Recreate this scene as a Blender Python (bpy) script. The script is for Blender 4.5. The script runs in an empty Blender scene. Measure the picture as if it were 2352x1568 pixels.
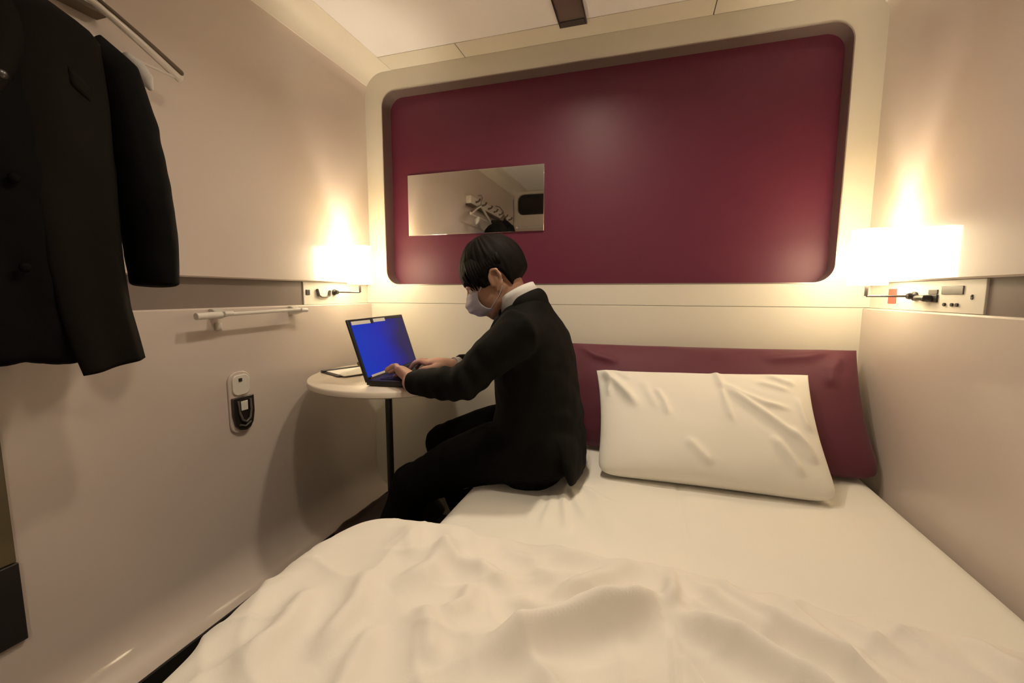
import bpy, bmesh, math, random
from math import sin, cos, pi, radians, sqrt, exp, atan2
from mathutils import Vector, Matrix, noise

random.seed(4)
S = bpy.context.scene
COL = S.collection

# ------------------------------------------------------------------ camera, world, lights, exposure
cam = bpy.data.objects.new('camera', bpy.data.cameras.new('camera'))
COL.objects.link(cam)
cam.data.sensor_width = 36.0
cam.data.lens = 984.1 / 2352 * 36
cam.data.clip_start = 0.01
_yaw, _pit, _rol = 0.2983, -0.111, -0.0026
_f = Vector((-sin(_yaw) * cos(_pit), cos(_yaw) * cos(_pit), sin(_pit)))
_r = Vector((cos(_yaw), sin(_yaw), 0))
_d = _f.cross(_r)
_r2 = cos(_rol) * _r + sin(_rol) * _d
_d2 = -sin(_rol) * _r + cos(_rol) * _d
cam.matrix_world = Matrix(((_r2.x, -_d2.x, -_f.x, 1.1822), (_r2.y, -_d2.y, -_f.y, -1.6777),
                           (_r2.z, -_d2.z, -_f.z, 1.0), (0, 0, 0, 1)))
S.camera = cam

world = bpy.data.worlds.new('world')
S.world = world
world.use_nodes = True
world.node_tree.nodes['Background'].inputs[0].default_value = (1, .93, .85, 1)
world.node_tree.nodes['Background'].inputs[1].default_value = 0.02

S.view_settings.view_transform = 'Standard'
S.view_settings.look = 'None'
S.view_settings.gamma = 1
S.view_settings.use_curve_mapping = False
S.view_settings.exposure = 0.40

LAMP_EMIT = 14.5          # bedside shades
SPOT_WATT = (3.4, 2.3)   # lamps in the ceiling channel
FILL_WATT = 19.0      # unseen fill light added outside the open front
W, H, D = 1.864, 1.93, 2.1   # room: x 0..W, y -D..0, z 0..H

# ------------------------------------------------------------------ materials
def mat(name, col, rough=.5, metal=0., spec=.5, coat=0., coat_rough=.1, emit=None, estr=0., bump=0., bscale=200., sheen=0.,
        var=0., vscale=3., stretch=None, sss=0.):
    m = bpy.data.materials.new(name)
    m.use_nodes = True
    nt = m.node_tree
    b = nt.nodes['Principled BSDF']
    b.inputs['Base Color'].default_value = (*col, 1)
    b.inputs['Roughness'].default_value = rough
    b.inputs['Metallic'].default_value = metal
    b.inputs['Specular IOR Level'].default_value = spec
    b.inputs['Coat Weight'].default_value = coat
    b.inputs['Coat Roughness'].default_value = coat_rough
    b.inputs['Sheen Weight'].default_value = sheen
    if sss:
        b.inputs['Subsurface Weight'].default_value = sss
        b.inputs['Subsurface Radius'].default_value = (.01, .004, .002)
    if emit:
        b.inputs['Emission Color'].default_value = (*emit, 1)
        b.inputs['Emission Strength'].default_value = estr
    if bump or var:
        tc = nt.nodes.new('ShaderNodeTexCoord')
        src = tc.outputs['Object']
        if stretch:
            mp = nt.nodes.new('ShaderNodeMapping')
            mp.inputs['Scale'].default_value = stretch
            nt.links.new(src, mp.inputs['Vector'])
            src = mp.outputs['Vector']
    if bump:
        n = nt.nodes.new('ShaderNodeTexNoise')
        n.inputs['Scale'].default_value = bscale
        n.inputs['Detail'].default_value = 3
        nt.links.new(src, n.inputs['Vector'])
        bp = nt.nodes.new('ShaderNodeBump')
        bp.inputs['Strength'].default_value = bump
        bp.inputs['Distance'].default_value = .002
        nt.links.new(n.outputs['Fac'], bp.inputs['Height'])
        nt.links.new(bp.outputs['Normal'], b.inputs['Normal'])
    if var:
        n2 = nt.nodes.new('ShaderNodeTexNoise')
        n2.inputs['Scale'].default_value = vscale
        nt.links.new(src, n2.inputs['Vector'])
        mx = nt.nodes.new('ShaderNodeMix')
        mx.data_type = 'RGBA'
        mx.inputs[6].default_value = (*[c * (1 - var) for c in col], 1)
        mx.inputs[7].default_value = (*[min(1, c * (1 + var)) for c in col], 1)
        nt.links.new(n2.outputs['Fac'], mx.inputs[0])
        nt.links.new(mx.outputs[2], b.inputs['Base Color'])
    return m

M = dict(
    wall=mat('gloss_laminate', (.64, .555, .50), .42, spec=.5, coat=.5, coat_rough=.06, var=.02, vscale=2),
    frame=mat('cream_panel', (.72, .68, .60), .45, var=.02, vscale=2, bump=.05, bscale=90),
    cove=mat('cream_cove', (.80, .76, .68), .4, coat=.6, coat_rough=.12, var=.02, vscale=2),
    ceil=mat('ceiling_white', (.90, .89, .92), .45, coat=.5, coat_rough=.3, var=.015, vscale=2),
    band=mat('taupe_recess', (.21, .165, .145), .55, var=.04, vscale=4),
    black=mat('black_skirting', (.012, .010, .009), .6, var=.1),
    carpet=mat('dark_carpet', (.018, .014, .012), .95, bump=.8, bscale=500, var=.3, vscale=60),
    purple=mat('plum_panel', (.116, .017, .042), .44, spec=.38, var=.04, vscale=3),
    chrome=mat('brushed_metal', (.36, .31, .275), .28, metal=.72, bump=.06, bscale=60, stretch=(1, 1, 30)),
    mirror=mat('mirror_glass', (.88, .87, .84), .02, metal=1., var=.005),
    dmetal=mat('dark_metal', (.17, .15, .145), .3, metal=.9, var=.05),
    white=mat('white_plastic', (.74, .70, .64), .35, coat=.2, var=.02),
    dark=mat('dark_plastic', (.022, .019, .018), .4, var=.1),
    grey=mat('grey_display', (.12, .105, .095), .3, var=.08, vscale=30),
    red=mat('red_plastic', (.62, .10, .07), .4, var=.05),
    sheet=mat('white_cotton', (.84, .81, .74), .85, spec=.2, sheen=.15, bump=.12, bscale=900, var=.015, vscale=6),
    duvet=mat('duvet_cotton', (.83, .785, .72), .85, spec=.2, sheen=.15, bump=.12, bscale=900, var=.015, vscale=6),
    plum=mat('plum_fabric', (.115, .022, .042), .6, spec=.35, sheen=.12, bump=.2, bscale=700, var=.06, vscale=5),
    suit=mat('black_suit_wool', (.0042, .0036, .0028), .8, spec=.12, bump=.25, bscale=900, var=.2, vscale=8),
    trouser=mat('black_trouser_wool', (.0034, .003, .0025), .82, spec=.10, bump=.25, bscale=900, var=.2, vscale=8),
    coat=mat('dark_brown_coat', (.0075, .0058, .0040), .85, spec=.12, bump=.3, bscale=700, var=.3, vscale=7),
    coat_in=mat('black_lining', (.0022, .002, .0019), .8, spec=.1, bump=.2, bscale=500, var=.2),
    shirt=mat('white_shirt', (.52, .50, .48), .8, bump=.15, bscale=900, var=.02),
    skin=mat('skin', (.50, .285, .20), .5, spec=.4, sss=.15, bump=.06, bscale=300, var=.06, vscale=12),
    hair=mat('black_brown_hair', (.0055, .0038, .003), .65, spec=.10, bump=.4, bscale=60, stretch=(14, 14, 1.2), var=.3, vscale=30),
    mask=mat('pale_lilac_mask', (.60, .58, .68), .8, bump=.2, bscale=700, var=.02),
    eye=mat('eye', (.7, .68, .64), .2, var=.02),
    lip=mat('lip', (.36, .15, .12), .5, var=.03),
    leather=mat('dark_brown_leather', (.03, .014, .010), .42, coat=.2, bump=.2, bscale=300, var=.15, vscale=14),
    lapblack=mat('laptop_black', (.012, .012, .013), .42, var=.08, vscale=20),
    key=mat('laptop_keys', (.02, .02, .021), .5, var=.1),
    paper=mat('paper', (.86, .83, .77), .8, var=.02),
    tabletop=mat('table_cream', (.74, .66, .57), .4, coat=.25, coat_rough=.15, var=.03, vscale=3),
    shade=mat('lamp_shade_fabric', (.85, .78, .65), .8, emit=(1., .81, .50), estr=LAMP_EMIT, var=.01),
    bulb=mat('spot_glass', (.9, .9, .9), .3, emit=(1., .86, .68), estr=20, var=.01),
    globe=mat('fill_globe_glass', (.9, .88, .84), .3, emit=(1., .85, .66), estr=8, var=.01),
    lampbulb=mat('lamp_bulb', (.9, .9, .9), .3, emit=(1., .86, .66), estr=700, var=.01),
    olive=mat('olive_glass', (.13, .105, .055), .35, coat=.3, var=.1, vscale=3),
    glass=mat('dark_window', (.006, .006, .007), .12, var=.1),
    clear=mat('frosted_hanger', (.62, .56, .50), .3, coat=.4, var=.03),
    hangdark=mat('bronze_edge', (.10, .065, .04), .45, var=.1),
    hook=mat('hook_black', (.018, .013, .011), .35, coat=.3, var=.1),
)
# the laptop screen: blue desktop, brighter to the left, fading to dark at the far right edge
def screen_mat():
    m = bpy.data.materials.new('blue_screen')
    m.use_nodes = True
    nt = m.node_tree
    b = nt.nodes['Principled BSDF']
    b.inputs['Base Color'].default_value = (.01, .01, .02, 1)
    b.inputs['Roughness'].default_value = .4
    b.inputs['Specular IOR Level'].default_value = .12
    tc = nt.nodes.new('ShaderNodeTexCoord')
    sep = nt.nodes.new('ShaderNodeSeparateXYZ')
    nt.links.new(tc.outputs['UV'], sep.inputs[0])
    n = nt.nodes.new('ShaderNodeTexNoise')
    n.inputs['Scale'].default_value = 3
    nt.links.new(tc.outputs['UV'], n.inputs['Vector'])
    ad = nt.nodes.new('ShaderNodeMath'); ad.operation = 'MULTIPLY_ADD'
    ad.inputs[1].default_value = .35
    nt.links.new(n.outputs['Fac'], ad.inputs[0])
    nt.links.new(sep.outputs['X'], ad.inputs[2])
    cr = nt.nodes.new('ShaderNodeValToRGB')
    cr.color_ramp.elements[0].position = .15
    cr.color_ramp.elements[0].color = (.002, .042, .56, 1)
    e = cr.color_ramp.elements.new(.6); e.color = (.006, .022, .50, 1)
    e = cr.color_ramp.elements.new(.9); e.color = (.016, .013, .20, 1)
    cr.color_ramp.elements[-1].position = 1.2 if False else 1.0
    cr.color_ramp.elements[-1].color = (.022, .016, .10, 1)
    nt.links.new(ad.outputs[0], cr.inputs[0])
    nt.links.new(cr.outputs[0], b.inputs['Emission Color'])
    b.inputs['Emission Strength'].default_value = .58
    return m
M['screen'] = screen_mat()

# ------------------------------------------------------------------ mesh helpers
class MB:
    def __init__(s): s.v, s.f, s.uv = [], [], None
    def add(s, vs, fs):
        o = len(s.v); s.v += [Vector(p) for p in vs]; s.f += [tuple(i + o for i in f) for f in fs]; return s
    def box(s, a, b, rot=None, piv=None):
        x0, y0, z0 = a; x1, y1, z1 = b
        vs = [Vector(p) for p in ((x0,y0,z0),(x1,y0,z0),(x1,y1,z0),(x0,y1,z0),(x0,y0,z1),(x1,y0,z1),(x1,y1,z1),(x0,y1,z1))]
        if rot is not None:
            piv = Vector(piv) if piv is not None else Vector((0, 0, 0))
            vs = [rot @ (p - piv) + piv for p in vs]
        return s.add(vs, [(0,3,2,1),(4,5,6,7),(0,1,5,4),(1,2,6,5),(2,3,7,6),(3,0,4,7)])
    def obox(s, o, ax, ay, az, a, b):
        """box in the frame o + ax,ay,az"""
        vs = []
        for (i, j, k) in ((0,0,0),(1,0,0),(1,1,0),(0,1,0),(0,0,1),(1,0,1),(1,1,1),(0,1,1)):
            vs.append(o + ax * (b[0] if i else a[0]) + ay * (b[1] if j else a[1]) + az * (b[2] if k else a[2]))
        return s.add(vs, [(0,3,2,1),(4,5,6,7),(0,1,5,4),(1,2,6,5),(2,3,7,6),(3,0,4,7)])
    def prism(s, poly, t0, t1, fn):
        """closed 2-D polygon swept from t0 to t1; fn(u,v,t) -> point"""
        n = len(poly)
        vs = [fn(u, v, t0) for u, v in poly] + [fn(u, v, t1) for u, v in poly]
        fs = [(i, (i + 1) % n, n + (i + 1) % n, n + i) for i in range(n)]
        fs += [tuple(range(n - 1, -1, -1)), tuple(range(n, 2 * n))]
        return s.add(vs, fs)
    def grid(s, P, nu, nv, wrap_u=False, wrap_v=False):
        vs = [P(i, j) for i in range(nu) for j in range(nv)]
        fs = []
        for i in range(nu if wrap_u else nu - 1):
            for j in range(nv if wrap_v else nv - 1):
                a, b = i, (i + 1) % nu; c, d = j, (j + 1) % nv
                fs.append((a * nv + c, b * nv + c, b * nv + d, a * nv + d))
        return s.add(vs, fs)
    def tube(s, pts, rad, n=12, cap=True, up=(0, 0, 1), round_cap=False):
        """swept ellipse; rad = list of r or (r_side, r_up)"""
        pts = [Vector(p) for p in pts]
        rad = [(r, r) if isinstance(r, (int, float)) else r for r in (rad if isinstance(rad, list) else [rad] * len(pts))]
        tang = []
        for i in range(len(pts)):
            a = pts[max(i - 1, 0)]; b = pts[min(i + 1, len(pts) - 1)]
            tang.append((b - a).normalized())
        if round_cap:
            e = []
            k = 4
            r0 = rad[0]; m0 = min(r0)
            for q in range(k, 0, -1):
                t = q / k * pi / 2 * .98
                e.append((pts[0] - tang[0] * m0 * sin(t), (r0[0] * cos(t), r0[1] * cos(t)), tang[0]))
            body = list(zip(pts, rad, tang))
            r1 = rad[-1]; m1 = min(r1)
            f = []
            for q in range(1, k + 1):
                t = q / k * pi / 2 * .98
                f.append((pts[-1] + tang[-1] * m1 * sin(t), (r1[0] * cos(t), r1[1] * cos(t)), tang[-1]))
            allp = e + body + f
            pts = [a for a, _, _ in allp]; rad = [b for _, b, _ in allp]; tang = [c for _, _, c in allp]
        up = Vector(up)
        rings = []
        for p, r, t in zip(pts, rad, tang):
            side = t.cross(up)
            if side.length < 1e-4: side = t.cross(Vector((0, 1, .01)))
            side.normalize(); u = side.cross(t).normalized()
            rings.append([p + side * r[0] * cos(2 * pi * k / n) + u * r[1] * sin(2 * pi * k / n) for k in range(n)])
        m = len(rings)
        vs = [p for ring in rings for p in ring]
        fs = [(i * n + k, i * n + (k + 1) % n, (i + 1) * n + (k + 1) % n, (i + 1) * n + k) for i in range(m - 1) for k in range(n)]
        if cap:
            fs += [tuple(range(n - 1, -1, -1)), tuple((m - 1) * n + k for k in range(n))]
        return s.add(vs, fs)
    def lathe(s, prof, c, n=48, axis='z'):
        c = Vector(c)
        vs, fs = [], []
        for r, h in prof:
            for k in range(n):
                a = 2 * pi * k / n
                vs.append(c + Vector((r * cos(a), r * sin(a), h)))
        m = len(prof)
        for i in range(m - 1):
            for k in range(n):
                fs.append((i * n + k, i * n + (k + 1) % n, (i + 1) * n + (k + 1) % n, (i + 1) * n + k))
        if prof[0][0] > 1e-6: pass
        return s.add(vs, fs)
    def ball(s, c, r, R=None, nu=16, nv=12):
        c = Vector(c); r = (r, r, r) if isinstance(r, (int, float)) else r
        vs = []
        for i in range(nv + 1):
            t = pi * i / nv
            for k in range(nu):
                a = 2 * pi * k / nu
                p = Vector((r[0] * sin(t) * cos(a), r[1] * sin(t) * sin(a), r[2] * cos(t)))
                vs.append(c + (R @ p if R is not None else p))
        fs = [(i * nu + k, (i + 1) * nu + k, (i + 1) * nu + (k + 1) % nu, i * nu + (k + 1) % nu) for i in range(nv) for k in range(nu)]
        return s.add(vs, fs)

INV = {}
def obj(name, mb, m, parent=None, smooth=True, sharp=40, bevel=0., seg=2, sub=0, solid=0., label=None):
    me = bpy.data.meshes.new(name)
    me.from_pydata([tuple(p) for p in mb.v], [], mb.f)
    bm = bmesh.new(); bm.from_mesh(me)
    bmesh.ops.remove_doubles(bm, verts=bm.verts, dist=1e-6)
    bmesh.ops.recalc_face_normals(bm, faces=bm.faces)
    bm.to_mesh(me); bm.free()
    if smooth:
        me.shade_smooth()
        me.set_sharp_from_angle(angle=radians(sharp))
    me.materials.append(m)
    o = bpy.data.objects.new(name, me)
    COL.objects.link(o)
    if parent is not None:
        o.parent = parent
        if parent.name in INV: o.matrix_parent_inverse = INV[parent.name]
    if bevel:
        b = o.modifiers.new('bevel', 'BEVEL'); b.width = bevel; b.segments = seg; b.limit_method = 'ANGLE'
    if solid:
        b = o.modifiers.new('solid', 'SOLIDIFY'); b.thickness = solid; b.offset = -1
    if sub:
        b = o.modifiers.new('sub', 'SUBSURF'); b.levels = sub; b.render_levels = sub
    if label: o['label'] = label
    return o
def struct(name, mb, m, parent=None, **k):
    o = obj(name, mb, m, parent, **k)
    if parent is None: o['kind'] = 'structure'
    return o
def thing(name, label, cat, loc=(0, 0, 0), group=None):
    o = bpy.data.objects.new(name, None); COL.objects.link(o)
    o.empty_display_size = .05
    o.location = loc; o['label'] = label; o['category'] = cat
    if group: o['group'] = group
    INV[o.name] = Matrix.Translation(-Vector(loc))
    return o
def tag(o, label, cat, group=None):
    o['label'] = label; o['category'] = cat
    if group: o['group'] = group
    return o
def bake(o, fn=None):
    """bake the modifiers into the mesh, then move every vertex with fn(co, normal)"""
    dg = bpy.context.evaluated_depsgraph_get()
    dg.update()
    me = bpy.data.meshes.new_from_object(o.evaluated_get(dg))
    o.modifiers.clear()
    old = o.data; o.data = me; bpy.data.meshes.remove(old)
    me.name = o.name
    if fn:
        co = [(v.co.copy(), v.normal.copy()) for v in me.vertices]
        for v, (c, n) in zip(me.vertices, co): v.co = fn(c, n)
    me.shade_smooth()
    me.update()
    return o
def fuse(name, mb, m, parent, voxel, smooth_it=4, fn=None, label=None):
    """overlapping closed pieces -> one continuous skin"""
    o = obj(name, mb, m, parent, label=label)
    r = o.modifiers.new('remesh', 'REMESH'); r.mode = 'VOXEL'; r.voxel_size = voxel; r.use_smooth_shade = True
    if smooth_it:
        k = o.modifiers.new('smooth', 'SMOOTH'); k.factor = .5; k.iterations = smooth_it
    return bake(o, fn)
def sstep(a, b, x):
    t = max(0., min(1., (x - a) / (b - a))); return t * t * (3 - 2 * t)
def rrect(x0, z0, x1, z1, r, n=8):
    """rounded rectangle, counter-clockwise, with side marker for ring building"""
    pts = []
    for (cx, cz, a0) in ((x1 - r, z0 + r, -pi / 2), (x1 - r, z1 - r, 0), (x0 + r, z1 - r, pi / 2), (x0 + r, z0 + r, pi)):
        for k in range(n + 1):
            a = a0 + k / n * pi / 2
            pts.append((cx + r * cos(a), cz + r * sin(a)))
    return pts
def seg_dist(px, py, line):
    """distance to a polyline and 0..1 position along it"""
    best, bt, acc = 9., 0., 0.
    L = [sqrt((b[0]-a[0])**2 + (b[1]-a[1])**2) for a, b in zip(line, line[1:])]
    tot = sum(L)
    for (a, b), l in zip(zip(line, line[1:]), L):
        t = max(0, min(1, ((px-a[0])*(b[0]-a[0]) + (py-a[1])*(b[1]-a[1])) / (l*l)))
        d = sqrt((px-a[0]-t*(b[0]-a[0]))**2 + (py-a[1]-t*(b[1]-a[1]))**2)
        if d < best: best, bt = d, (acc + t*l) / tot
        acc += l
    return best, bt
def ridges(x, y, lines):
    h = 0.
    for line, amp, sig in lines:
        d, t = seg_dist(x, y, line)
        if d < 4.5 * sig:
            h += amp * (1.35 * exp(-((sqrt(d * d + .12 * sig * sig) - .346 * sig) / sig) ** 1.4) - .35 * exp(-(d / (2.2 * sig)) ** 2)) * sstep(-.05, .25, t) * sstep(1.05, .75, t)
    return h

# ------------------------------------------------------------------ the setting
struct('floor', MB().box((-.1, -D, -.06), (W + .1, .12, 0)), M['carpet'])

def side_wall(name, mirror):
    X = (lambda x: W - x) if mirror else (lambda x: x)
    pf = []
    if not mirror:
        for k in range(13):                                     # the coved foot of the left wall
            t = pi / 2 * (1 - k / 12)
            pf.append((.085 * (1 - cos(t)), .21 - .112 * sin(t)))
        pf.insert(0, (.085, 0))
    else:
        pf.append((0, 0))
    b0, b1 = (.957, 1.043) if not mirror else (.957, 1.036)
    pf += [(0, b0 - .004), (-.004, b0), (-.028, b0), (-.028, b1), (-.004, b1), (0, b1 + .004)]
    for k in range(13):                                         # the coved head
        a = pi - k / 12 * pi / 2
        pf.append((.09 + .09 * cos(a), 1.84 + .09 * sin(a)))
    pf += [(.09, 2.02), (-.14, 2.02), (-.14, 0)]
    return struct(name, MB().prism([(X(u), v) for u, v in pf], -D, 0, lambda u, v, t: (u, t, v)), M['wall'], sharp=30)
side_wall('wall_left', False)
side_wall('wall_right', True)
for nm, x0, x1, y1, z1 in (('trim_1', -.0279, -.024, -.3845, 1.043), ('trim_2', W + .0225, W + .0279, -.494, 1.036)):
    struct(nm, MB().box((x0, -D, .957), (x1, y1, z1)), M['band'])
struct('baseboard_left', MB().box((.0852, -D, 0), (.092, 0, .097)), M['black'])

# light cove mouldings between the side walls and the ceiling
for nm, mir in (('trim_9', False), ('trim_10', True)):
    pf = []
    for k in range(17):
        a = pi - .50 - k / 16 * (pi / 2 - .50)
        pf.append((.0915 + .0905 * cos(a), 1.8385 + .0905 * sin(a)))
    pf += [(.135, 1.9288), (.135, 1.934), (-.004, 1.934), (-.004, 1.880)]
    struct(nm, MB().prism([(W - u if mir else u, v) for u, v in pf], -D, -.0005, lambda u, v, t: (u, t, v)), M['cove'], sharp=30)

# back wall: upper sheet with the big rounded opening, a shadow gap, a lower sheet
OX0, OX1, OZ0, OZ1, OR = .081, 1.781, 1.036, 1.851, .062
def plate_with_hole(y0, y1):
    inner = rrect(OX0, OZ0, OX1, OZ1, OR)
    n = len(inner)
    outer = []
    for u, v in inner:
        uu = 0 if u < OX0 + OR - 1e-6 else (W if u > OX1 - OR + 1e-6 else u)
        vv = .9585 if v < OZ0 + OR - 1e-6 else (H if v > OZ1 - OR + 1e-6 else v)
        if OX0 + OR - 1e-6 <= u <= OX1 - OR + 1e-6: pass
        outer.append((uu, vv))
    # straight parts project square on, the corner arcs fan to the corner
    for i, (u, v) in enumerate(inner):
        k = i // 9
        cor = ((W + .03, .9585), (W + .03, H), (-.03, H), (-.03, .9585))[k]
        j = i % 9
        if j == 0: outer[i] = (u, cor[1]) if k in (0, 2) else (cor[0], v)
        elif j == 8: outer[i] = (cor[0], v) if k in (0, 2) else (u, cor[1])
        else: outer[i] = cor
    mb = MB()
    vs = [(u, y0, v) for u, v in inner] + [(u, y0, v) for u, v in outer] + [(u, y1, v) for u, v in inner]
    fs = []
    for i in range(n):
        j = (i + 1) % n
        q = [i, j, n + j, n + i]
        if (Vector(vs[n + i]) - Vector(vs[n + j])).length < 1e-6: q = [i, j, n + i]
        fs.append(tuple(q))
        fs.append((i, j, 2 * n + j, 2 * n + i))
    mb.add(vs, fs)
    return mb
wb = struct('wall_back', plate_with_hole(0, .012), M['frame'], sharp=30)
struct('wall_back_lower', MB().box((-.03, 0, 0), (W + .03, .03, .9568)), M['frame'], bevel=.0012)
struct('wall_back_core', MB().box((-.03, .012, .9), (W + .03, .03, 1.0)), M['band'])
wb2 = bpy.data.objects['wall_back_lower']; wb2.name = 'wall_back.001'
bpy.data.objects['wall_back_core'].name = 'trim_3'

# metal lining of the opening
def lining():
    a = rrect(OX0 + .0005, OZ0 + .0005, OX1 - .0005, OZ1 - .0005, OR, 10)
    b = rrect(OX0 + .004, OZ0 + .004, OX1 - .004, OZ1 - .004, OR - .003, 10)
    n = len(a)
    rings = [[(u, -.0015, v) for u, v in a], [(u, -.0015, v) for u, v in b], [(u, .064, v) for u, v in b], [(u, .064, v) for u, v in a]]
    vs = [p for r in rings for p in r]
    fs = [(k * n + i, k * n + (i + 1) % n, ((k + 1) % 4) * n + (i + 1) % n, ((k + 1) % 4) * n + i) for k in range(4) for i in range(n)]
    return MB().add(vs, fs)
struct('trim_4', lining(), M['chrome'], sharp=50)
pan = MB().prism(rrect(OX0 - .01, OZ0 - .01, OX1 + .01, OZ1 + .01, OR), .064, .085, lambda u, v, t: (u, t, v))
tag(obj('wall_panel', pan, M['purple'], sharp=40), 'large plum coloured panel with rounded corners set into the back wall', 'panel')

# ceiling: one main sheet, a strip of three pieces along the back wall, thin joints between
cm = MB().box((.09, -D, H), (W - .09, -.1025, H + .02))
struct('ceiling', cm, M['ceil'], bevel=.0015)
for i, (a, b) in enumerate(((.09, .4675), (.4705, 1.3685), (1.3715, W - .09))):
    struct('trim_%d' % (5 + i), MB().box((a, -.0995, H), (b, 0, H + .02)), M['frame'], bevel=.0012)
struct('trim_8', MB().box((0, -D, H + .02), (W, .1, H + .05)), M['band'])

# entrance wall behind the camera, seen in the mirror
WX0, WX1, WZ0, WZ1 = .036, 1.70, 1.715, 1.902
fw = MB().box((0, -D - .06, 0), (.72, -D, 1.60)).box((W - .05, -D - .06, 0), (W, -D, 1.60)).box((.72, -D - .06, 0), (W - .05, -D, .40)).box((.72, -D - .06, 1.575), (W - .05, -D, 1.60)).box((0, -D - .06, 1.60), (WX0 - .015, -D, H)).box((WX1 + .02, -D - .06, 1.60), (W, -D, H)) \
    .box((WX0 - .02, -D - .06, WZ1 + .015), (WX1 + .02, -D, H))
struct('wall_front', fw, M['wall'])
def winframe():
    a = rrect(WX0 - .03, WZ0 - .10, WX1 + .03, WZ1 + .022, .03, 8); b = rrect(WX0, WZ0, WX1, WZ1, .06, 8)
    n = len(a)
    rings = [[(u, -D + .012, v) for u, v in a], [(u, -D + .012, v) for u, v in b], [(u, -D - .03, v) for u, v in b], [(u, -D - .03, v) for u, v in a]]
    return MB().add([p for r in rings for p in r], [(k * n + i, k * n + (i + 1) % n, ((k + 1) % 4) * n + (i + 1) % n, ((k + 1) % 4) * n + i) for k in range(4) for i in range(n)])
w1 = struct('window_1', winframe(), M['white'], sharp=40)
obj('pane', MB().box((WX0 - .02, -D - .03, WZ0 - .05), (WX1 + .02, -D - .02, WZ1 + .012)), M['glass'], w1)

# unseen corridor added beyond the open front, with a globe-shaped fill light
struct('wall_corridor', MB().box((-1.2, -3.62, 0), (W + 1.2, -3.6, 2.3)), M['frame'])
bpy.data.objects['wall_corridor'].name = 'wall_front.001'
struct('floor', MB().box((-1.2, -3.6, -.06), (W + 1.2, -D - .001, 0)), M['carpet'])
struct('ceiling', MB().box((-1.2, -3.6, 2.3), (W + 1.2, -D - .06, 2.32)), M['frame'])
t = thing('fill_globe', 'added fill light shaped as a white globe in the unseen corridor', 'lamp', (1.5, -2.62, 2.3))
obj('globe', MB().ball((1.5, -2.62, 2.12), .09, None, 28, 20), M['globe'], t)
obj('stem', MB().tube([(1.5, -2.62, 2.20), (1.5, -2.62, 2.3)], .012, 12), M['dmetal'], t)
L = bpy.data.lights.new('fill_glow', 'POINT'); L.shadow_soft_size = .09; L.energy = FILL_WATT; L.color = (1, .85, .66)  # added point light below the globe, fills the room from the front
lo = bpy.data.objects.new('fill_glow', L); COL.objects.link(lo); lo.location = (1.5, -2.62, 1.96)

# ------------------------------------------------------------------ ceiling channel with the room's lamps
def ceiling_channel():
    x0, x1, y0, y1 = .866, .961, -1.55, -.088
    t = thing('ceiling_light', 'narrow dark metal light channel running across the ceiling, only its end in view', 'ceiling light', ((x0+x1)/2, (y0+y1)/2, H))
    z = H - .004
    ch = MB()
    # rim standing 4 mm proud, open channel between
    ch.box((x0, y0, z - .004), (x0 + .004, y1, z + .0035)).box((x1 - .004, y0, z - .004), (x1, y1, z + .0035))
    ch.box((x0 + .004, y1 - .004, z - .004), (x1 - .004, y1, z + .0035)).box((x0 + .004, y0, z - .004), (x1 - .004, y0 + .004, z + .0035))
    obj('rim', ch, M['dmetal'], t)
    obj('backplate', MB().box((x0 + .004, y0 + .004, z), (x1 - .004, y1 - .004, z + .0035)), M['chrome'], t, label='shiny metal back plate')
    obj('end_plate', MB().box((x0 + .006, y1 - .03, z - .006), (x1 - .006, y1 - .006, z - .0005)), M['dmetal'], t, bevel=.001)
    for y, w in zip((-.52, -.98), SPOT_WATT):
        sp = obj('spot', MB().lathe([(.0, -.002), (.036, -.002), (.042, -.006), (.042, 0), (0, 0)], ((x0+x1)/2, y, z), 32), M['dmetal'], t)
        obj('lens', MB().lathe([(0, -.004), (.033, -.004), (.033, -.0021), (0, -.0021)], ((x0+x1)/2, y, z), 32), M['bulb'], sp)
        L = bpy.data.lights.new('spot_glow', 'AREA'); L.shape = 'DISK'; L.size = .09; L.energy = w; L.spread = radians(150); L.color = (1, .84, .63)
        lo = bpy.data.objects.new('spot_glow', L); COL.objects.link(lo)
        lo.location = ((x0+x1)/2, y, z - .012)
ceiling_channel()

# ------------------------------------------------------------------ mirror
mz = MB().box((.165, .056, 1.2545), (.782, .0638, 1.516))
tag(obj('mirror', mz, M['mirror'], bevel=.0012), 'small frameless rectangular mirror on the plum panel above the person\'s head', 'mirror')

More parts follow.
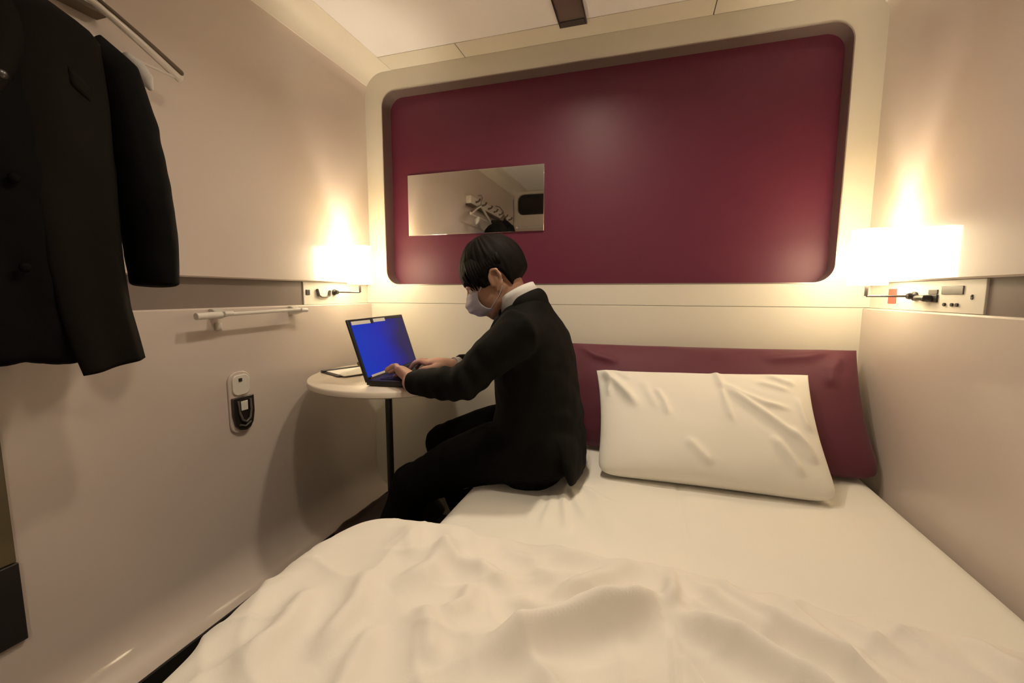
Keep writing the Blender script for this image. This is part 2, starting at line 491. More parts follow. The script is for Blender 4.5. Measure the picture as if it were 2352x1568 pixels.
# ------------------------------------------------------------------ bedside lamps
def sconce(cx, cy, z0, z1, r, wy, wz, side, label):
    """side -1: left wall, +1: right wall"""
    wx = -.020 if side < 0 else W + .018
    t = thing('bedside_lamp', label, 'lamp', (wx, wy, wz), 'glowing bedside lamps')
    obj('lamp_shade', MB().lathe([(r, z0 - z0), (r * .985, z1 - z0), (r * .965, z1 - z0), (r * .98, 0), (r, 0)], (cx, cy, z0), 48), M['shade'], t)
    obj('bulb', MB().ball((cx, cy, z0 + .036), (.016, .016, .020), None, 20, 14), M['lampbulb'], t)
    obj('diffuser', MB().lathe([(0, .004), (r * .975, .004), (r * .975, .008), (0, .008)], (cx, cy, z0), 40), M['shade'], t)
    sp = MB()
    for k in range(3):
        a = 2 * pi * k / 3
        sp.tube([(cx, cy, z0 + .012), (cx + r * .97 * cos(a), cy + r * .97 * sin(a), z0 + .012)], .0012, 6)
    obj('shade_spider', sp, M['dmetal'], t)
    st = obj('stem', MB().tube([(cx, cy, wz), (cx, cy, z0 + .03)], .0045, 12).tube([(cx, cy, z0 + .008), (cx, cy, z0 + .05)], .011, 12), M['dmetal'], t)
    obj('swing_arm', MB().tube([(wx - side * .012, wy, wz), (cx, cy, wz)], .0028, 10), M['dmetal'], t)
    ax = Vector((-side, 0, 0))
    kn = MB().tube([Vector((wx, wy, wz)) + ax * d for d in (.0002, .006, .010, .014, .020)], [.012, .012, .008, .009, .007], 16, up=(0, 0, 1))
    obj('wall_joint', kn, M['dark'], t)
sconce(.081, -.19, 1.037, 1.187, .048, -.222, 1.004, -1, 'glowing cylinder lamp on a thin swing arm, left wall by the laptop')
sconce(1.788, -.20, 1.027, 1.181, .046, -.246, .996, 1, 'glowing cylinder lamp on a thin swing arm, right wall above the bolster')

# ------------------------------------------------------------------ wall plates in the recessed bands
t = thing('outlet_plate', 'cream plate with dark sockets in the left wall band under the lamp', 'outlet', (0, -.2, 1.0))
obj('faceplate', MB().box((-.0279, -.384, .9575), (-.020, -.001, 1.0425)), M['frame'], t, bevel=.001)
obj('socket', MB().box((-.021, -.374, .993), (-.0175, -.354, 1.013)), M['dark'], t, bevel=.0015)
sk = MB().tube([(-.016, -.318, 1.013), (-.014, -.314, .992), (-.013, -.300, .985), (-.013, -.275, .984), (-.014, -.256, .990), (-.016, -.250, 1.008)],
               [(.004, .007), (.004, .007), (.003, .004), (.003, .004), (.004, .006), (.004, .007)], 10, up=(1, 0, 0), round_cap=True)
obj('hook', sk, M['grey'], t)
t = thing('control_panel', 'cream control panel with a grey display in the right wall band', 'control panel', (W, -.25, 1.0))
obj('faceplate', MB().box((W + .018, -.4935, .9575), (W + .0279, -.001, 1.0355)), M['frame'], t, bevel=.001)
obj('display', MB().box((W + .0155, -.428, 1.001), (W + .019, -.352, 1.021)), M['grey'], t, bevel=.001)
for y in (-.367, -.394, -.411):
    obj('button', MB().tube([(W + .019, y, .9765), (W + .0145, y, .9765)], .0042, 14), M['dark'], t)
obj('keyhole', MB().tube([(W + .019, -.456, .9995), (W + .0165, -.456, .9955)], .003, 12).tube([(W + .019, -.456, .993), (W + .0162, -.456, .993)], .0035, 12), M['dark'], t)
so = obj('socket', MB().box((W + .014, -.339, .981), (W + .019, -.297, 1.000)), M['dark'], t, bevel=.001)
obj('switch', MB().box((W + .0155, -.337, 1.001), (W + .019, -.301, 1.013)), M['grey'], t, bevel=.001, label='grey switch above the socket')
obj('plug', MB().tube([(W + .015, -.316, .991), (W + .002, -.313, .991), (W + .000, -.300, .992), (W + .002, -.284, .991), (W + .006, -.270, .993), (W + .012, -.262, .994)],
                      [.0085, .0085, .006, .0085, .005, .0045], 12), M['dark'], t)
tag(obj('red_tag', MB().box((W + .0165, -.153, .974), (W + .018, -.110, 1.017)), M['red'], bevel=.0006),
    'small red tag on the right wall behind the lamp arm', 'tag')

# ------------------------------------------------------------------ towel rail on the left wall
t = thing('towel_rail', 'white towel rail with two brackets on the left wall', 'towel rail', (0, -.65, .945))
obj('bar', MB().tube([(.052, -.838, .9385), (.052, -.482, .9445)], .0055, 14), M['white'], t)
obj('grip', MB().tube([(.052, -.842, .938), (.052, -.770, .940)], .0095, 14), M['white'], t, bevel=.001)
for y in (-.752, -.468):
    b = MB().prism([(0, .955), (.012, .955), (.024, .949), (.060, .949), (.064, .942), (.060, .935), (.040, .934), (.014, .926), (0, .926)],
                   y - .014, y + .014, lambda u, v, q: (u, q, v))
    obj('bracket', b, M['white'], t, bevel=.002)
obj('lower_clip', MB().box((0, -.752, .892), (.008, -.734, .914)), M['white'], t, bevel=.002)

# ------------------------------------------------------------------ latch plate with black pull on the left wall
t = thing('wall_hook', 'pale wall plate with a black rounded pull handle on the left wall', 'wall fitting', (0, -.688, .66))
pl = MB().prism(rrect(-.728, .572, -.652, .762, .03, 8), 0, .007, lambda u, v, q: (q, u, v))
obj('plate', pl, M['wall'], t, bevel=.002)
obj('top_plate', MB().prism(rrect(-.718, .690, -.660, .752, .018, 8), .0065, .012, lambda u, v, q: (q, u, v)), M['white'], t, bevel=.0015)
obj('slot', MB().box((.0115, -.698, .732), (.014, -.687, .742)), M['hook'], t)
def pull():
    o = [(-.724, .684), (-.724, .630), (-.716, .596), (-.702, .582), (-.684, .578), (-.668, .584), (-.657, .600), (-.651, .632), (-.651, .684)]
    return MB().prism(o[::-1], .006, .016, lambda u, v, q: (q, u, v))
ph = obj('pull', pull(), M['hook'], t, bevel=.002)
obj('pull_ring', MB().tube([(.018, -.708, .674), (.020, -.708, .640), (.021, -.700, .614), (.021, -.687, .606), (.021, -.673, .616), (.020, -.667, .642), (.018, -.667, .674)], .0035, 10), M['grey'], ph)
obj('window', MB().box((.0155, -.699, .642), (.018, -.676, .671)), M['white'], ph, bevel=.001, label='pale square in the pull')
obj('lip', MB().tube([(.017, -.708, .600), (.017, -.688, .592), (.017, -.668, .602)], .003, 8), M['grey'], ph)

# panel at the lower left
t = thing('lower_wall_panel', 'flat olive and black panel on the left wall at the lower left edge', 'panel', (0, -1.4, .5))
obj('upper_pane', MB().box((0, -1.62, .468), (.008, -1.204, .80)), M['olive'], t, bevel=.002)
obj('lower_pane', MB().box((0, -1.62, .302), (.010, -1.202, .466)), M['dark'], t, bevel=.002, label='black lower part')

# ------------------------------------------------------------------ bed
BX, BZ = .70, .45
t = thing('bed', 'bed with a white fitted sheet filling the right side of the room', 'bed', (1.28, -1.0, 0))
obj('bed_base', MB().box((.735, -2.06, 0), (W - .012, -.012, .17)), M['carpet'], t, bevel=.006)
def mattress():
    mb = MB()
    nx, ny = 300, 240
    def P(i, j):
        # section: left foot -> side -> rounded shoulder -> top -> right side
        s = i / (nx - 1); y = -.008 - 2.04 * j / (ny - 1)
        L1, r = .22, .058
        arc = pi / 2 * r
        top = (W - .012 - r) - (BX + r)
        tot = L1 + arc + top + arc * 1 + .10
        q = s * tot
        if q < L1: x, z, n = BX, .172 + q, (-1, 0)
        elif q < L1 + arc:
            a = (q - L1) / r; x, z = BX + r - r * cos(a), BZ - r + r * sin(a)
        elif q < L1 + arc + top: x, z = BX + r + (q - L1 - arc), BZ
        elif q < L1 + 2 * arc + top:
            a = (q - L1 - arc - top) / r; x, z = W - .012 - r + r * sin(a), BZ - r + r * cos(a)
        else: x, z = W - .012, BZ - r - (q - L1 - 2 * arc - top)
        # head-end shoulder
        e = min(1., max(0., (-.008 - y) / .05)); z -= .03 * (1 - sqrt(1 - (1 - e) ** 2)) if z > .3 else 0
        w = sstep(BZ - .06, BZ - .005, z)
        # strained sheet: folds run from the person's seat, a joint seam, and the dip under the sitter
        h = 1.5 * ridges(x, y, SHEET) + .0016 * noise.noise(Vector((x * 7, y * 4, 0)))
        dip = .016 * exp(-((x - .86) / .16) ** 2 - ((y + .43) / .17) ** 2)
        seam = .0030 * exp(-((x - 1.292) / .0042) ** 2)
        z += w * (h - dip - seam)
        # gentle vertical folds of the sheet on the bed side
        if w < .99: x += (1 - w) * (.004 * noise.noise(Vector((0, y * 11, z * 2)))) * (1 if x < 1 else 0)
        return Vector((x, y, z))
    mb.grid(P, nx, ny)
    return mb
SHEET = [([(1.00, -.50), (1.03, -.60), (1.07, -.68)], .006, .011), ([(.985, -.53), (1.00, -.62), (1.03, -.74)], .006, .010),
         ([(.96, -.54), (.965, -.64), (.97, -.74)], .005, .010), ([(.94, -.55), (.93, -.64), (.925, -.72)], .004, .010),
         ([(1.02, -.47), (1.08, -.54), (1.14, -.58)], .004, .010), ([(1.06, -.52), (1.12, -.66), (1.16, -.80)], .003, .02)]
obj('mattress', mattress(), M['sheet'], t, sharp=60)

# ------------------------------------------------------------------ pillows
def cushion(name, BL, BR, TR, TL, thick, m, creases, seed, pinch=.05, n=200, mm=140, sag=.0, front=1):
    """two bulging faces sewn along one outline; creases in (u,v) of the front face"""
    BL, BR, TR, TL = map(Vector, (BL, BR, TR, TL))
    nrm = (BR - BL).cross(TL - BL).normalized()          # towards the room
    mb = MB()
    def base(u, v):
        # edges draw in between the corners
        du = (.5 - u) * 2 * pinch * (4 * v * (1 - v)) ; dv = (.5 - v) * 2 * pinch * .8 * (4 * u * (1 - u))
        cr = .035 * abs(2 * u - 1) ** 10 * (abs(2 * v - 1) ** 10 if v < .5 else 0)
        u2, v2 = u + du * .5 + (.5 - u) * 2 * cr, v + dv * .5 + (.5 - v) * 2 * cr
        return (BL * (1 - u2) + BR * u2) * (1 - v2) + (TL * (1 - u2) + TR * u2) * v2
    wid, hei = (BR - BL).length, (TL - BL).length
    def bulge(u, v):
        a = max(0., 1 - abs(2 * u - 1) ** 2.6); b = max(0., 1 - abs(2 * v - 1) ** 2.4)
        return (a * b) ** .42
    for side in (1, -1):
        def P(i, j):
            u, v = i / (n - 1), j / (mm - 1)
            u = .5 - .5 * cos(pi * u) * (.6) - .5 * (1 - 2 * u) * .4
            v = .5 - .5 * cos(pi * v) * (.6) - .5 * (1 - 2 * v) * .4
            g = bulge(u, v)
            h = thick * g * (1. + sag * (.5 - v))
            if side > 0:
                h += (1.7 * ridges(u * wid, v * hei, creases) + .0022 * noise.noise(Vector((u * 6 + seed, v * 5, seed))) + .0035 * noise.noise(Vector((u * 2.5, v * 2 + seed, 3)))) * min(1, g * 2.5)
            return base(u, v) + nrm * (side * h)
        mb.grid(P, n, mm)
    # close the seam
    o = obj(name, mb, m, None, sharp=180)
    return o
plw, plh = .605, .40
def uv(px):  # creases written as fractions of the pillow
    return [(a * plw, b * plh) for a, b in px]
PC = [(uv([(.02, .98), (.08, .80), (.16, .62), (.20, .52)]), .013, .014), (uv([(.05, .97), (.12, .88), (.18, .80)]), .006, .011),
      (uv([(.05, .62), (.06, .78), (.03, .90)]), .006, .010),
      (uv([(.60, 1.0), (.615, .85), (.62, .72)]), .006, .009), (uv([(.62, .74), (.63, .55), (.645, .42)]), .004, .008),
      (uv([(.62, .80), (.70, .70), (.80, .62), (.92, .58)]), .005, .008), (uv([(.62, .76), (.75, .58), (.87, .42), (.97, .28)]), .009, .011),
      (uv([(.30, .72), (.335, .58), (.35, .45)]), .005, .009), (uv([(.24, .80), (.26, .66), (.30, .5)]), .003, .012),
      (uv([(.42, .28), (.48, .18), (.53, .10)]), .005, .011), (uv([(.80, .36), (.86, .22), (.90, .10)]), .006, .012),
      (uv([(.84, .90), (.90, .84), (.96, .80)]), .005, .010), (uv([(.78, .82), (.86, .78), (.93, .74)]), .004, .009),
      (uv([(.90, .46), (.93, .33), (.97, .20)]), .006, .012), (uv([(.96, .70), (.965, .55), (.985, .42)]), .005, .010)]
pil = cushion('pillow', (1.062, -.420, .462), (1.685, -.425, .462), (1.668, -.178, .755), (1.030, -.172, .733), .062, M['sheet'], PC, 2, .045, sag=.5)
tag(pil, 'white pillow with creases leaning on the plum bolster', 'pillow')
bw, bh = .92, .41
BC = [([(.02 * bw, .92 * bh), (.10 * bw, .80 * bh), (.2 * bw, .74 * bh)], .006, .014), ([(.95 * bw, .93 * bh), (.85 * bw, .86 * bh), (.7 * bw, .82 * bh)], .008, .018),
      ([(.97 * bw, .9 * bh), (.92 * bw, .75 * bh), (.91 * bw, .6 * bh)], .006, .018), ([(.3 * bw, .95 * bh), (.45 * bw, .86 * bh), (.62 * bw, .84 * bh)], .004, .02)]
bol = cushion('bolster', (.93, -.175, .458), (1.860, -.232, .458), (1.838, -.05, .822), (.92, -.045, .812), .078, M['plum'], BC, 7, .035, sag=.3)
tag(bol, 'long plum bolster cushion leaning on the back wall behind the white pillow', 'cushion')

# ------------------------------------------------------------------ duvet
DUV = [([(.80, -.885), (.838, -.95), (.837, -1.041), (.80, -1.11)], .010, .022), ([(.70, -.88), (.76, -.97), (.80, -1.03)], .006, .018),
       ([(1.20, -.90), (1.154, -.942), (1.095, -1.014), (1.049, -1.045)], .014, .018), ([(1.00, -.90), (1.06, -.92), (1.14, -.925), (1.22, -.905)], .012, .016),
       ([(.98, -1.19), (1.025, -1.153), (1.06, -1.118), (1.113, -1.088), (1.167, -1.058), (1.212, -1.015), (1.245, -1.017)], .022, .020),
       ([(1.244, -.89), (1.243, -.96), (1.238, -1.03)], .012, .010), ([(1.238, -1.03), (1.24, -1.2), (1.25, -1.5)], .004, .004),
       ([(1.24, -1.02), (1.266, -1.045), (1.325, -1.068), (1.37, -1.097), (1.45, -1.16)], .019, .017),
       ([(1.26, -.90), (1.319, -.927), (1.382, -1.009), (1.434, -1.049), (1.50, -1.095)], .017, .016),
       ([(1.37, -.91), (1.45, -.936), (1.493, -.974), (1.54, -1.022)], .012, .014), ([(1.28, -.94), (1.33, -.99), (1.38, -1.05)], .008, .012),
       ([(1.62, -.935), (1.647, -.955), (1.68, -1.01)], .012, .016), ([(1.50, -.92), (1.58, -.95), (1.62, -.985)], .006, .014),
       ([(1.70, -.94), (1.74, -.97), (1.79, -1.03)], .008, .014),
       ([(.98, -1.06), (1.04, -1.075), (1.10, -1.072), (1.17, -1.055)], .010, .016), ([(.80, -.955), (.87, -1.0), (.93, -1.011), (1.00, -1.045)], .008, .016),
       ([(.92, -.91), (.96, -.94), (1.03, -.965)], .006, .013), ([(1.0, -.985), (1.05, -.99), (1.10, -.975)], .007, .013),
       ([(.92, -1.05), (.93, -1.10), (.90, -1.14)], .009, .016), ([(.86, -1.12), (.90, -1.16), (.93, -1.22)], .008, .017),
       ([(.74, -1.08), (.77, -1.16), (.775, -1.26)], .010, .018), ([(.67, -1.14), (.70, -1.22), (.71, -1.32)], .009, .018),
       ([(.82, -1.17), (.83, -1.25), (.86, -1.33)], .008, .017), ([(1.06, -1.16), (1.10, -1.22), (1.18, -1.27)], .008, .02),
       ([(1.30, -1.13), (1.36, -1.18), (1.42, -1.25)], .010, .02), ([(1.52, -1.06), (1.60, -1.12), (1.68, -1.2)], .010, .02)]
def duvet():
    mb = MB()
    nx, ny = 320, 320
    X0, Z0, r = .566, .505, .062
    L1 = .26; arc = pi / 2 * r; top = W - .006 - (X0 + r)
    tot = L1 + arc + top
    def P(i, j):
        q = i / (nx - 1) * tot
        t = (j / (ny - 1)) ** 1.35
        if q < L1: x, z = X0 + .018 * (1 - q / L1), Z0 - r - L1 + q; nx_, nz_ = -1, 0
        elif q < L1 + arc:
            a = (q - L1) / r; x, z = X0 + r - r * cos(a), Z0 - r + r * sin(a); nx_, nz_ = -cos(a), sin(a)
        else: x, z = X0 + r + (q - L1 - arc), Z0; nx_, nz_ = 0, 1
        # head-end edge: a soft fold that rolls down to the sheet
        edge = -.868 + .010 * noise.noise(Vector((x * 4.5, 1.7, 0))) - .05 * sstep(1.25, 1.5, x) * .8 + .0 * x
        edge += -.055 * sstep(.68, .585, x) ** 2
        k = j / 30.
        if j < 30:
            a = pi / 2 * k
            y = edge - .055 * (1 - cos(a)); f = sin(a)
        else:
            y = edge - .055 - (j - 30) / (ny - 31) * (D - .06 + edge - .055); f = 1.
        zl = BZ + .004 if x > BX + .06 else BZ - .02
        if q > L1 + arc * .3:
            z = zl + (z - zl) * (.12 + .88 * f)
        else:
            x += (1 - f) * .05
        h = 2.3 * ridges(x, y, DUV) * (.22 + .78 * sstep(.02, .15, edge - y)) if nz_ > .2 else 0.
        h += .006 * noise.noise(Vector((x * 5, y * 5, 2.))) + .003 * noise.noise(Vector((x * 13 + y * 7, y * 12, 5.)))
        h += .010 * noise.noise(Vector((x * 2.2, y * 2.2, 9.)))
        u_, v_ = x * .8 + y * .6, -x * .6 + y * .8
        h += .011 * (1 - abs(noise.noise(Vector((u_ * 7, v_ * 3.2, 4.))))) ** 6 + .007 * (1 - abs(noise.noise(Vector((u_ * 4, v_ * 11, 7.))))) ** 5
        if nz_ < .9:                                   # hanging side: soft vertical folds
            h += (1 - nz_) * .011 * noise.noise(Vector((3., y * 9, z * 1.5)))
        h *= (.25 + .75 * f)
        # bed slopes a touch lower by the right wall
        z -= .02 * sstep(1.5, 1.86, x) * f
        x = min(W - .004, x + nx_ * h); z += nz_ * h
        x += (.034 * sstep(-1.08, -1.42, y) - .010 * exp(-((y + .99) / .10) ** 2)) * max(0, -nx_)
        return Vector((x, y, z))
    mb.grid(P, nx, ny)
    return mb
tag(obj('duvet', duvet(), M['duvet'], sharp=180), 'rumpled white duvet covering the foot of the bed in the foreground', 'duvet')

# ------------------------------------------------------------------ table with its things
TX, TY, TZ, TR_ = .331, -.331, .71, .299
t = thing('side_table', 'small round cream table on a black pole by the left wall', 'table', (TX, TY, 0))
obj('tabletop', MB().lathe([(0, -.022), (TR_ - .006, -.022), (TR_, -.018), (TR_, -.004), (TR_ - .004, 0), (0, 0)], (TX, TY, TZ), 96), M['tabletop'], t, sharp=50)
obj('pole', MB().tube([(.306, -.352, .02), (.306, -.352, TZ - .024)], .0125, 20), M['dark'], t)
obj('pole_flange', MB().lathe([(0, 0), (.04, 0), (.04, .004), (.012, .004)], (.306, -.352, TZ - .026), 32), M['dark'], t)
obj('base', MB().lathe([(0, .016), (.03, .016), (.11, .008), (.115, .004), (.115, 0), (0, 0)], (.306, -.352, .0), 48), M['dark'], t)

# folder with papers
fo = Vector((.055, -.402, TZ)); a1 = Vector((.42, .907, 0)).normalized(); a2 = Vector((a1.y, -a1.x, 0)); zz = Vector((0, 0, 1))
t = thing('folder', 'open black edged folder holding white paper, on the table left of the laptop', 'folder', fo)
obj('cover', MB().obox(fo, a1, a2, zz, (0, 0, .0004), (.175, .135, .004)), M['dark'], t, bevel=.0012)
obj('paper', MB().obox(fo, a1, a2, zz, (.012, .022, .0042), (.172, .158, .0068)), M['paper'], t)
obj('raised_edge', MB().obox(fo, a1, a2, zz, (0, 0, .0042), (.175, .018, .009)), M['dark'], t, bevel=.002)
w0 = Vector((.118, -.190, TZ))
tag(obj('case', MB().obox(w0, a1, a2, zz, (-.045, -.028, .0004), (.05, .03, .014)), M['hook'], bevel=.004),
    'small dark case on the table behind the laptop screen', 'case')

# bag on the floor
bg = MB()
prof = [(.100, -.398, .098, .036), (.130, -.376, .134, .050), (.170, -.346, .156, .058), (.220, -.310, .196, .064), (.270, -.276, .226, .066), (.320, -.248, .240, .066), (.370, -.228, .225, .062), (.400, -.218, .165, .048)]
bg.tube([(x, y, (z + .012) / 2) for x, y, z, d in prof], [(d, (z - .012) / 2) for x, y, z, d in prof], 28, up=(0, 0, 1), round_cap=False)
bag = fuse('bag', bg, M['leather'], None, .006, 4, lambda c, n: c + n * (.004 * noise.noise(c * 9) + .002 * noise.noise(c * 24)))
tag(bag, 'dark brown slumped bag on the floor under the table, behind its pole', 'bag')

# laptop: hinge line and opening angle
LO = Vector((.3605, -.548, TZ)); LA = radians(95.5)
hx = Vector((cos(LA), sin(LA), 0)); ho = Vector((hx.y, -hx.x, 0))      # along the hinge, towards the person
LW, LD, LH, TILT = .380, .240, .206, .311
t = thing('laptop', 'open black laptop with a blue screen on the round table', 'laptop', LO)
obj('base', MB().obox(LO, hx, ho, zz, (0, -.004, .003), (LW, LD, .019)), M['lapblack'], t, bevel=.003)
for a in (.03, LW - .03):
    for b in (.03, LD - .08): obj('rubber_foot', MB().tube([LO + hx * a + ho * b + zz * .0002, LO + hx * a + ho * b + zz * .004], .006, 10), M['dark'], t)
kb = obj('keyboard', MB().obox(LO, hx, ho, zz, (.020, .030, .0185), (LW - .020, .140, .0196)), M['key'], t)
for r_ in range(5):
    for c in range(14):
        u0 = .024 + c * .0237
        obj('keycap', MB().obox(LO, hx, ho, zz, (u0, .033 + r_ * .0212, .0194), (u0 + .0205, .033 + r_ * .0212 + .018, .0213)), M['key'], kb, smooth=False)
obj('touchpad', MB().obox(LO, hx, ho, zz, (.13, .152, .0187), (.235, .222, .0194)), M['grey'], t, bevel=.0004)
up = (zz * cos(TILT) - ho * sin(TILT)); fn = (ho * cos(TILT) + zz * sin(TILT))
HB = LO + zz * .012
lid = obj('lid', MB().obox(HB, hx, up, fn, (0, 0, -.008), (LW, LH, 0)), M['lapblack'], t, bevel=.003)
scr = MB().obox(HB, hx, up, fn, (.012, .014, 0), (LW - .012, LH - .012, .0006))
so = obj('display', scr, M['screen'], lid, smooth=False, label='blue lit display')
uvl = so.data.uv_layers.new(name='UVMap')
for lp in so.data.loops:
    d = so.data.vertices[lp.vertex_index].co - HB
    uvl.data[lp.index].uv = (d.dot(hx) / LW, d.dot(up) / LH)
lab = obj('label_strip', MB().obox(HB, hx, up, fn, (.016, LH - .020, .0007), (.130, LH - .008, .0012)), M['paper'], lid, label='pale strip along the top of the screen')
obj('label_strip', MB().obox(HB, hx, up, fn, (.150, LH - .018, .0007), (.232, LH - .006, .0012)), M['paper'], lid, label='pale strip along the top of the screen')
obj('webcam', MB().obox(HB, hx, up, fn, (.132, LH - .022, .0007), (.148, LH - .004, .003)), M['dark'], lid, bevel=.001)
obj('label_strip', MB().obox(HB, hx, up, fn, (.035, .008, .0007), (.120, .018, .0012)), M['paper'], lid, label='pale strip at the foot of the screen')
obj('hinge', MB().tube([LO + hx * .02 + zz * .018 - ho * .002, LO + hx * (LW - .02) + zz * .018 - ho * .002], .005, 12), M['lapblack'], t)

# ------------------------------------------------------------------ person
PY = -.42
pers = thing('person', 'person in black suit and pale face mask typing on a laptop at the bed edge', 'person', (.87, PY, BZ))
HC = Vector((.744, PY, 1.040)); PIT = radians(28); YAW = radians(13)
hf = Vector((-cos(PIT) * cos(YAW), -cos(PIT) * sin(YAW), -sin(PIT)))
hl = Vector((sin(YAW), -cos(YAW), 0)); hu = hf.cross(hl).normalized()
if hu.z < 0: hu = -hu
HM = Matrix((hf, hl, hu)).transposed()
HS = .97
def hd(x, y, z): return HC + HM @ (Vector((x, y, z)) * HS)

SHL, SHR = Vector((.860, -.598, .893)), Vector((.825, -.240, .892))
ELL, ELR = Vector((.735, -.660, .765)), Vector((.705, -.170, .745))
WRL, WRR = Vector((.536, -.580, .740)), Vector((.575, -.345, .756))
HIPL, HIPR = Vector((.885, -.505, .555)), Vector((.885, -.335, .555))
KNL, KNR = Vector((.497, -.520, .398)), Vector((.495, -.300, .458))
ANL, ANR = Vector((.375, -.492, .135)), Vector((.600, -.265, .105))

TOEL, TOER = Vector((.205, -.520, .045)), Vector((.468, -.262, .036))
b = MB()
# trunk, neck
b.tube([(.875, PY, .50), (.880, PY, .58), (.885, PY, .66), (.880, PY, .75), (.870, PY, .84), (.850, PY, .90), (.828, PY, .935)],
       [(.150, .095), (.155, .10), (.14, .092), (.145, .092), (.152, .090), (.130, .066), (.055, .042)], 24, up=(1, 0, 0), round_cap=True)
b.tube([(.838, PY, .925), (.812, PY, .968), (.785, PY, 1.005), hd(-.02, 0, .0)], [.058, .053, .053, .056], 18, up=(0, 1, 0), round_cap=True)
for s, e, w in ((SHL, ELL, WRL), (SHR, ELR, WRR)):
    b.tube([s + Vector((.01, (PY - s.y) * .35, -.01)), s, s * .5 + e * .5, e], [.046, .050, .043, .038], 14, round_cap=True)
    b.tube([e, e * .6 + w * .4, w], [.040, .039, .028], 14, round_cap=True)
for hp, k, a in ((HIPL, KNL, ANL), (HIPR, KNR, ANR)):
    b.tube([hp, hp * .5 + k * .5 + Vector((0, 0, .012)), k], [.085, .072, .056], 16, round_cap=True)
    b.tube([k, k * .6 + a * .4, a], [.054, .050, .036], 14, round_cap=True)
    toe = TOEL if k is KNL else TOER
    b.tube([a, a.lerp(toe, .45) + Vector((0, 0, -.018)), a.lerp(toe, .85)], [.030, .027, .016], 12, round_cap=True)
# head: skull, face, jaw, nose, brow, ears
b.ball(hd(-.012, 0, .040), [q * HS for q in (.094, .074, .088)], HM, 28, 20)
b.ball(hd(.028, 0, -.020), [q * HS for q in (.066, .063, .082)], HM, 28, 20)
b.ball(hd(.046, 0, -.072), [q * HS for q in (.040, .040, .028)], HM, 20, 14)
b.tube([hd(-.012, .060, -.03), hd(.012, .054, -.062), hd(.046, .028, -.086), hd(.058, 0, -.092), hd(.046, -.028, -.086), hd(.012, -.054, -.062), hd(-.012, -.060, -.03)], .017, 12, round_cap=True)
b.tube([hd(.090, 0, .010), hd(.100, 0, -.008), hd(.110, 0, -.026), hd(.098, 0, -.034)], [.008, .010, .013, .009], 12, round_cap=True)
b.ball(hd(.100, .012, -.030), .009, None, 12, 8); b.ball(hd(.100, -.012, -.030), .009, None, 12, 8)
b.tube([hd(.074, .046, .018), hd(.088, .022, .020), hd(.090, 0, .016), hd(.088, -.022, .020), hd(.074, -.046, .018)], .008, 10, round_cap=True)
b.tube([hd(.082, .022, -.056), hd(.090, 0, -.054), hd(.082, -.022, -.056)], [.006, .008, .006], 10, round_cap=True)
b.tube([hd(.080, .018, -.066), hd(.087, 0, -.067), hd(.080, -.018, -.066)], [.006, .008, .006], 10, round_cap=True)
for sd in (1, -1):
    # cheek bone and ear: rim, lobe, inner ridge
    b.ball(hd(.058, sd * .036, -.012), .022, None, 14, 10)
    b.tube([hd(.010, sd * .071, -.014), hd(.008, sd * .078, .012), hd(-.006, sd * .085, .030), hd(-.022, sd * .088, .024), hd(-.026, sd * .086, .004), hd(-.016, sd * .080, -.018), hd(-.002, sd * .074, -.032)],
           [.0065, .006, .006, .006, .006, .007, .008], 10, round_cap=True)
    b.tube([hd(-.002, sd * .072, .014), hd(-.012, sd * .078, .004), hd(-.008, sd * .075, -.012)], .006, 8, round_cap=True)
    b.ball(hd(-.008, sd * .070, .0), [.020, .008, .028], HM, 14, 10)
# hands
def hand(w, fwd, side, thumb_side, sc=1.):
    """w wrist, fwd towards the knuckles, side = across the palm (index to little = -side..side)"""
    fwd = fwd.normalized(); side = (side - fwd * side.dot(fwd)).normalized(); nup = side.cross(fwd)
    if nup.z < 0: nup = -nup
    P = lambda f, s, u: w + (fwd * f + side * s + nup * u) * sc
    b.tube([P(-.02, 0, 0), P(.02, 0, .004), P(.055, 0, .007), P(.082, 0, .004)], [(.027, .022), (.035, .021), (.042, .019), (.040, .015)], 14, up=nup, round_cap=True)
    for k, (s, ln, kn, drop) in enumerate(((-.030, .92, .082, .0), (-.010, 1.0, .088, .003), (.010, .95, .085, .002), (.028, .80, .076, -.002))):
        s *= thumb_side
        pts = [P(kn - .01, s, .003), P(kn + .020 * ln, s * 1.08, .011 + drop), P(kn + .043 * ln, s * 1.12, .003 + drop), P(kn + .058 * ln, s * 1.12, -.014 + drop)]
        b.tube(pts, [.0102, .0096, .009, .0076], 10, up=nup, round_cap=True)
    s = -thumb_side
    b.tube([P(.018, s * .024, -.002), P(.045, s * .048, -.008), P(.070, s * .056, -.012), P(.088, s * .050, -.018)], [.015, .012, .0095, .0078], 10, up=nup, round_cap=True)
HLW = Vector((.536, -.574, .743)); HRW = Vector((.556, -.345, .754))
hand(HLW, Vector((-.78, .62, .03)), Vector((.5, -.75, .28)), 1, 1.06)
hand(HRW, Vector((-1, .06, -.02)), Vector((.05, 1, -.12)), 1, 1.06)
body = fuse('body', b, M['skin'], pers, .0038, 3)
for sd in (1, -1):
    e = obj('eye', MB().ball(hd(.078, sd * .031, .002), .0115 * HS, None, 16, 12), M['eye'], body)
obj('lips', MB().tube([hd(.086, .020, -.060), hd(.098, 0, -.0605), hd(.086, -.020, -.060)], [.003, .004, .003], 8, round_cap=True), M['lip'], body)

